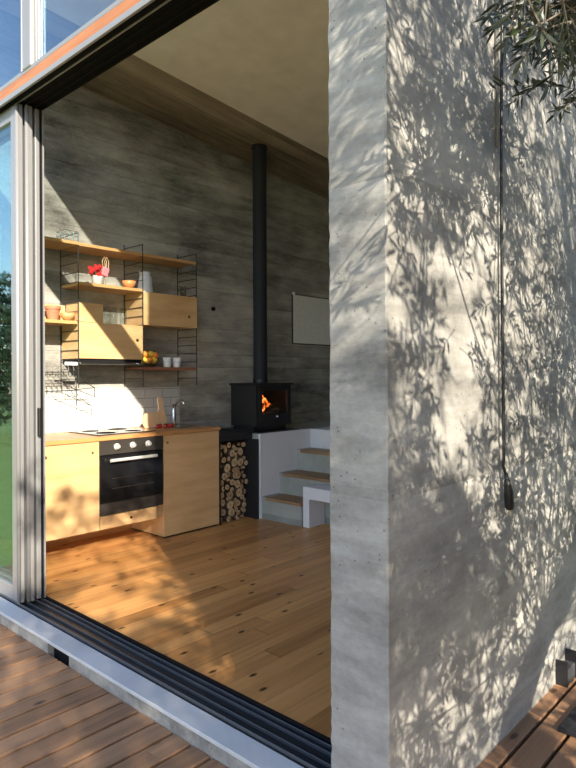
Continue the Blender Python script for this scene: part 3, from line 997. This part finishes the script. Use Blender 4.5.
cn = MB().tube([(2.412, RY0 - .009, 2.32), (2.407, RY0 - .009, 4.2)], .008, 8).build('grey_tube', M['alu'], smooth=True)  # thin grey tube beside the upper run of the cable
tag(cn, 'thin grey tube on the wall behind the black cable', 'grey_tube')

dm = MB().box(2.665, 3.19, .30, .915, -.0995, -.082, .004).build('doormat', M['mat'])
tag(dm, 'black mat lying on the deck at the lower right corner', 'mat')
ub = empty('utility_box', (3.12, 1.03, -.1), 'small dark metal box at the end of the deck by the wall', 'utility box')
MB().box(3.078, 3.198, 1.01, RY0 - .003, -.0995, -.025, .004).build('box_body', M['rail'], ub)
MB().box(3.068, 3.077, 1.005, RY0 - .003, -.0995, .020, .001).build('bracket', M['black_steel'], ub)
MB().box(3.199, 3.208, 1.0, RY0 - .003, -.0995, .03, .001).build('bracket', M['black_steel'], ub)

# ------------------------------------------------------------------ TREES
def leaves_mesh(name, items, mat, parent):
    """items: (origin, direction, normal, length, width)"""
    vs, fs = [], []
    w = WL[parent.name]
    for (o_, d, n, L, W) in items:
        sd_ = d.cross(n).normalized()
        o_ = o_ - w
        i = len(vs)
        vs += [o_, o_ + d * L * .35 + sd_ * W * .5 + n * W * .12, o_ + d * L * .72 + sd_ * W * .38 + n * W * .08 - n * L * .02, o_ + d * L - n * L * .05,
               o_ + d * L * .72 - sd_ * W * .38 + n * W * .08 - n * L * .02, o_ + d * L * .35 - sd_ * W * .5 + n * W * .12, o_ + d * L * .5]
        fs += [(i, i + 1, i + 2, i + 6), (i + 6, i + 2, i + 3), (i, i + 6, i + 4, i + 5), (i + 6, i + 3, i + 4)]
    me = bpy.data.meshes.new(name)
    me.from_pydata([tuple(v) for v in vs], [], fs)
    me.materials.append(mat)
    o = bpy.data.objects.new(name, me)
    COL.objects.link(o)
    o.parent = parent
    o['kind'] = 'stuff'
    return o


def rvec(rd, z=1.0):
    while True:
        v = Vector((rd.uniform(-1, 1), rd.uniform(-1, 1), rd.uniform(-1, 1)))
        if .1 < v.length < 1: return v.normalized()


def twig(rd, start, d, L, leaves, stems, ll=.055, lw=.011, droop=.5, gap=.022):
    n = max(4, int(L / gap))
    p = start.copy()
    d = d.normalized()
    pts = [p.copy()]
    for i in range(n):
        d = (d + Vector((0, 0, -droop * gap)) + rvec(rd) * .07).normalized()
        p = p + d * gap
        pts.append(p.copy())
        if i > 1:
            a = rvec(rd)
            s1 = (a - d * a.dot(d)).normalized()
            for sg in (1, -1):
                if rd.random() < .12: continue
                ld = (d * .8 + s1 * sg * .75 + rvec(rd) * .25).normalized()
                nn = (rvec(rd) + Vector((0, 0, .6)))
                nn = (nn - ld * nn.dot(ld)).normalized()
                leaves.append((p.copy(), ld, nn, ll * rd.uniform(.7, 1.2), lw * rd.uniform(.8, 1.2)))
    leaves.append((p, d, (rvec(rd) - d * .0).normalized(), ll, lw))
    stems.append(pts)


def visible(p, m=6):
    q = project(p)
    return q is not None and -m < q[0] < 576 + m and -m < q[1] < 768 + m and p.y > .05


SV = Vector((1, 2.08, -1.15))

# how dense the shade is at a point (X, z) of the right wall, from the crown that throws it
def blob(x, z, cx, cz, rx, rz):
    return math.exp(-((x - cx) / rx) ** 2 - ((z - cz) / rz) ** 2)

def shade(x, z):
    v = .66
    for w_, cx, cz, rx, rz in ((.5, 2.10, 2.2, .30, .40), (.4, 1.887, 2.5, .15, .3), (-.85, 2.06, 1.55, .16, .30), (-.55, 2.26, 1.85, .12, .2),
                               (-.5, 2.05, 1.2, .14, .25), (-.35, 1.9, 1.0, .12, .25), (-.45, 2.6, 1.6, .2, .25), (-.6, 1.47, 1.85, .10, .28),
                               (.4, 1.87, .6, .25, .35), (.3, 1.68, .4, .2, .4), (-.25, 2.21, .46, .1, .25), (.3, 2.44, .75, .15, .25),
                               (.25, 3.1, 1.5, .2, .4), (-.8, 2.97, .12, .28, .27), (-.2, 3.0, 2.6, .3, .5), (-.15, 1.72, 2.0, .08, .4)):
        v += w_ * blob(x, z, cx, cz, rx, rz)
    return v

rd = random.Random(21)
ot = empty('olive_tree', (1.72, .05, -.2), 'leaning olive tree whose dark twigs hang in at the upper right', 'tree')
leaves, stems = [], []
trunk = [Vector(p) for p in ((1.72, .02, -.2), (1.76, -.10, .05), (1.84, -.40, .70), (1.95, -.95, 1.30), (2.10, -1.62, 1.92), (2.12, -2.0, 2.6), (2.0, -2.1, 3.3))]
centres = []
G = .10
X = 1.40
while X < 5.6:
    Z = -.3
    while Z < 5.6:
        want = shade(X, Z) * 6.2
        if X < 1.78 and Z > 2.95 or X < 2.1 and Z > 3.6: want = 0
        if X < 1.62 and Z < 2.1: want *= .35 if Z > 1.5 else .5
        if X > 3.8 or Z > 3.8: want = 2.2  # unseen outer crown, added to hold skylight off the wall
        want = int(want) + (1 if rd.random() < want - int(want) else 0)
        got = tries = 0
        while got < want and tries < 60:
            tries += 1
            s_ = rd.uniform(.22, .75) if rd.random() < .65 else rd.uniform(.7, 1.7)
            c_ = Vector((X + rd.uniform(0, G), RY0, Z + rd.uniform(0, G))) - SV * s_
            if c_.z < .6 or c_.z > 6.5 or c_.y > .8: continue
            q_ = (4.65 - c_.y) / 2.08
            if c_.x + q_ < 3.38 and c_.z - 1.15 * q_ > .85: continue
            L = rd.uniform(.12, .24)
            d = rvec(rd)
            d.z = d.z * .6 - .1
            d.normalize()
            st = c_ - d * L * .5
            if visible(c_, 60) or visible(c_ + d * L * .6, 45) or visible(st, 45): continue
            twig(rd, st, d, L, leaves, stems, .060, .0130)
            centres.append(st)
            got += 1
        Z += G
    X += G

# twigs that hang into the picture in front of the wall
def fp_(px, py, y):
    xr, yr = px - 288, py - 384
    x = (xr - yr * ROLL) / 617
    yy = -(yr + xr * ROLL + SH) / 617
    d = fwd + rgt * x + up * yy
    t_ = y / d.y
    return Vector((0, 0, EYE)) + d * t_
hang = [((560, -40), (498, 30), .62), ((540, -40), (484, 38), .70), ((600, 20), (508, 76), .72), ((600, 95), (540, 112), .70), ((590, 40), (545, 76), .66),
        ((600, 70), (572, 92), .75), ((585, -20), (520, 44), .60), ((520, -30), (490, 18), .78), ((575, 10), (530, 66), .64), ((610, -10), (560, 60), .6), ((585, 60), (506, 70), .74), ((590, 88), (518, 96), .76), ((610, 118), (541, 128), .74)]
for a, b_, y in hang:
    A = fp_(a[0], a[1], y)
    B = fp_(b_[0], b_[1], y + .03)
    twig(rd, A, B - A, (B - A).length, leaves, stems, .056, .011, .05, .030)
    centres.append(A)
for k in range(150):
    px = 514 + 80 * math.sqrt(rd.random())
    py = rd.uniform(-45, 22 - max(0, 545 - px) * .9)
    A = fp_(px, py, rd.uniform(.45, .8))
    d = rvec(rd)
    d.z -= .5
    twig(rd, A, d, rd.uniform(.10, .17), leaves, stems, .052, .011, .4, .024)
    centres.append(A)
print('LEAVES', len(leaves))
leaves_mesh('foliage', leaves, M['leaf'], ot)
mb = MB()
for s_ in stems:
    mb.tube(s_[::2] + [s_[-1]], .0022, 3, caps=False, r2=.0010)
tag(mb.build('twigs', M['trunk'], ot), kind='stuff')
MB().tube(trunk, [.12, .105, .098, .092, .085, .07, .05], 16).build('trunk', M['trunk'], ot, smooth=True)
# boughs: cluster the twig starts and grow a curved limb from the trunk to each cluster
cl = []
for c_ in centres:
    for g_ in cl:
        if (g_[0] - c_).length < .8:
            g_[1].append(c_)
            break
    else:
        cl.append([c_, [c_]])
mb = MB()
for g_ in cl:
    m_ = sum(g_[1], Vector()) / len(g_[1])
    root = min(trunk[3:], key=lambda q: (q - m_).length + (0 if q.z < m_.z else .5))
    mid = root.lerp(m_, .5) + Vector((0, -.12, .18))
    limb = [root, root.lerp(mid, .5) + rvec(rd) * .04, mid, mid.lerp(m_, .5) + rvec(rd) * .04, m_]
    if not any(visible(q, 5) for q in limb):
        mb.tube(limb, .009, 6, r2=.004)
    for c_ in g_[1][::6]:
        if not visible(c_, 5) and not visible(m_, 5): mb.tube([m_, m_.lerp(c_, .5) + rvec(rd) * .02, c_], .004, 4, caps=False, r2=.002)
mb.build('boughs', M['trunk'], ot)

# second olive behind the viewpoint: dapples the deck, the sill, the floor and the base cabinets
o2 = empty('olive_tree', (-2.3, -5.0, -.32), 'broad olive tree standing on the lawn beyond the deck', 'tree')
leaves, stems = [], []
rd = random.Random(77)
k = 0
while k < 2600:
    u = rd.random()
    if u < .50:
        T = Vector((rd.uniform(-.6, 1.62), rd.uniform(.9, 4.2), -.1)); pr = .80
    elif u < .66:
        T = Vector((rd.uniform(1.58, 1.86), rd.uniform(1.4, 4.0), -.02)); pr = .42
    elif u < .86:
        T = Vector((rd.uniform(1.86, 3.0), rd.uniform(1.8, 4.3), 0)); pr = .72 if T.y < 3.0 else .10
    elif u < .92:
        T = Vector((rd.uniform(2.0, 3.2), FY, rd.uniform(.1, .55))); pr = .5
    else:
        T = Vector((1.62, rd.uniform(1.06, 1.28), rd.uniform(.0, 1.5))); pr = .35
    if rd.random() > pr: continue
    s_ = rd.uniform(2.2, 3.9)
    c_ = T - SV * s_
    hx, hz = c_.x + (FY - c_.y) / 2.08, c_.z - 1.15 * (FY - c_.y) / 2.08
    if 1.7 < hx < 3.4 and hz > .62: continue
    d = rvec(rd)
    d.z = d.z * .6 - .2
    L = rd.uniform(.18, .34)
    twig(rd, c_ - d.normalized() * L * .5, d, L, leaves, stems, .06, .013)
    k += 1
leaves_mesh('foliage', leaves, M['leaf'], o2)
mb = MB()
for s_ in stems[::1]:
    mb.tube(s_[::3] + [s_[-1]], .0025, 3, caps=False, r2=.001)
tag(mb.build('twigs', M['trunk'], o2), kind='stuff')
mb = MB().tube([(-2.3, -5.0, -.4), (-2.25, -5.0, .8), (-2.1, -4.8, 1.9), (-2.0, -4.5, 3.0), (-1.6, -4.2, 3.9)], [.16, .13, .12, .09, .05], 14)
mb.build('trunk', M['trunk'], o2, smooth=True)
mb = MB()
for k in range(16):
    q = stems[k * 150][0]
    mb.tube([(-2.1, -4.8, 1.9 + .06 * k), Vector((-2.1, -4.8, 2.2 + .06 * k)).lerp(q, .5) + Vector((0, 0, .15)), q], .03, 6, r2=.006)
mb.build('boughs', M['trunk'], o2)

# trees across the lawn, seen reflected in the glass door
def far_tree(x, y, h, w, lab, seed):
    rd = random.Random(seed)
    e = empty('garden_tree', (x, y, -.32), lab, 'tree', 'trees across the lawn')
    lv = []
    for k in range(5200):
        v = rvec(rd) * (rd.random() ** .33)
        p = Vector((x + v.x * w, y + v.y * w, -.32 + h * .54 + v.z * h * .47))
        d = rvec(rd)
        n = rvec(rd)
        n = (n - d * n.dot(d)).normalized()
        lv.append((p, d, n, .22, .12))
    leaves_mesh('foliage', lv, M['leaf_screen'], e)
    MB().tube([(x, y, -.4), (x + .1, y, h * .4), (x, y + .1, h * .8)], [.16, .12, .05], 10).build('trunk', M['trunk'], e, smooth=True)
hd_ = empty('leaf_screen', (3.5, -5.4, -.32), 'unseen bank of leaves added to keep low sky off the right wall', 'leaf_screen')  # leaf bank added out of view to block low skylight on the right wall
lv = []
rd = random.Random(9)
for k in range(11000):
    p = Vector((rd.uniform(-1.5, 9), -5.4 + rd.uniform(-.5, .4), -.3 + 3.2 * rd.random()))
    d = rvec(rd)
    n = rvec(rd)
    n = (n - d * n.dot(d)).normalized()
    lv.append((p, d, n, .20, .12))
leaves_mesh('foliage', lv, M['leaf_screen'], hd_)
far_tree(-3.2, 17.5, 4.6, 2.6, 'bushy green tree reflected in the glass door', 1)
far_tree(-9.5, 13.5, 3.6, 2.4, 'low green tree on the far side of lawn', 2)
far_tree(3.0, 20, 4.2, 2.6, 'rounded green tree behind the lawn', 3)
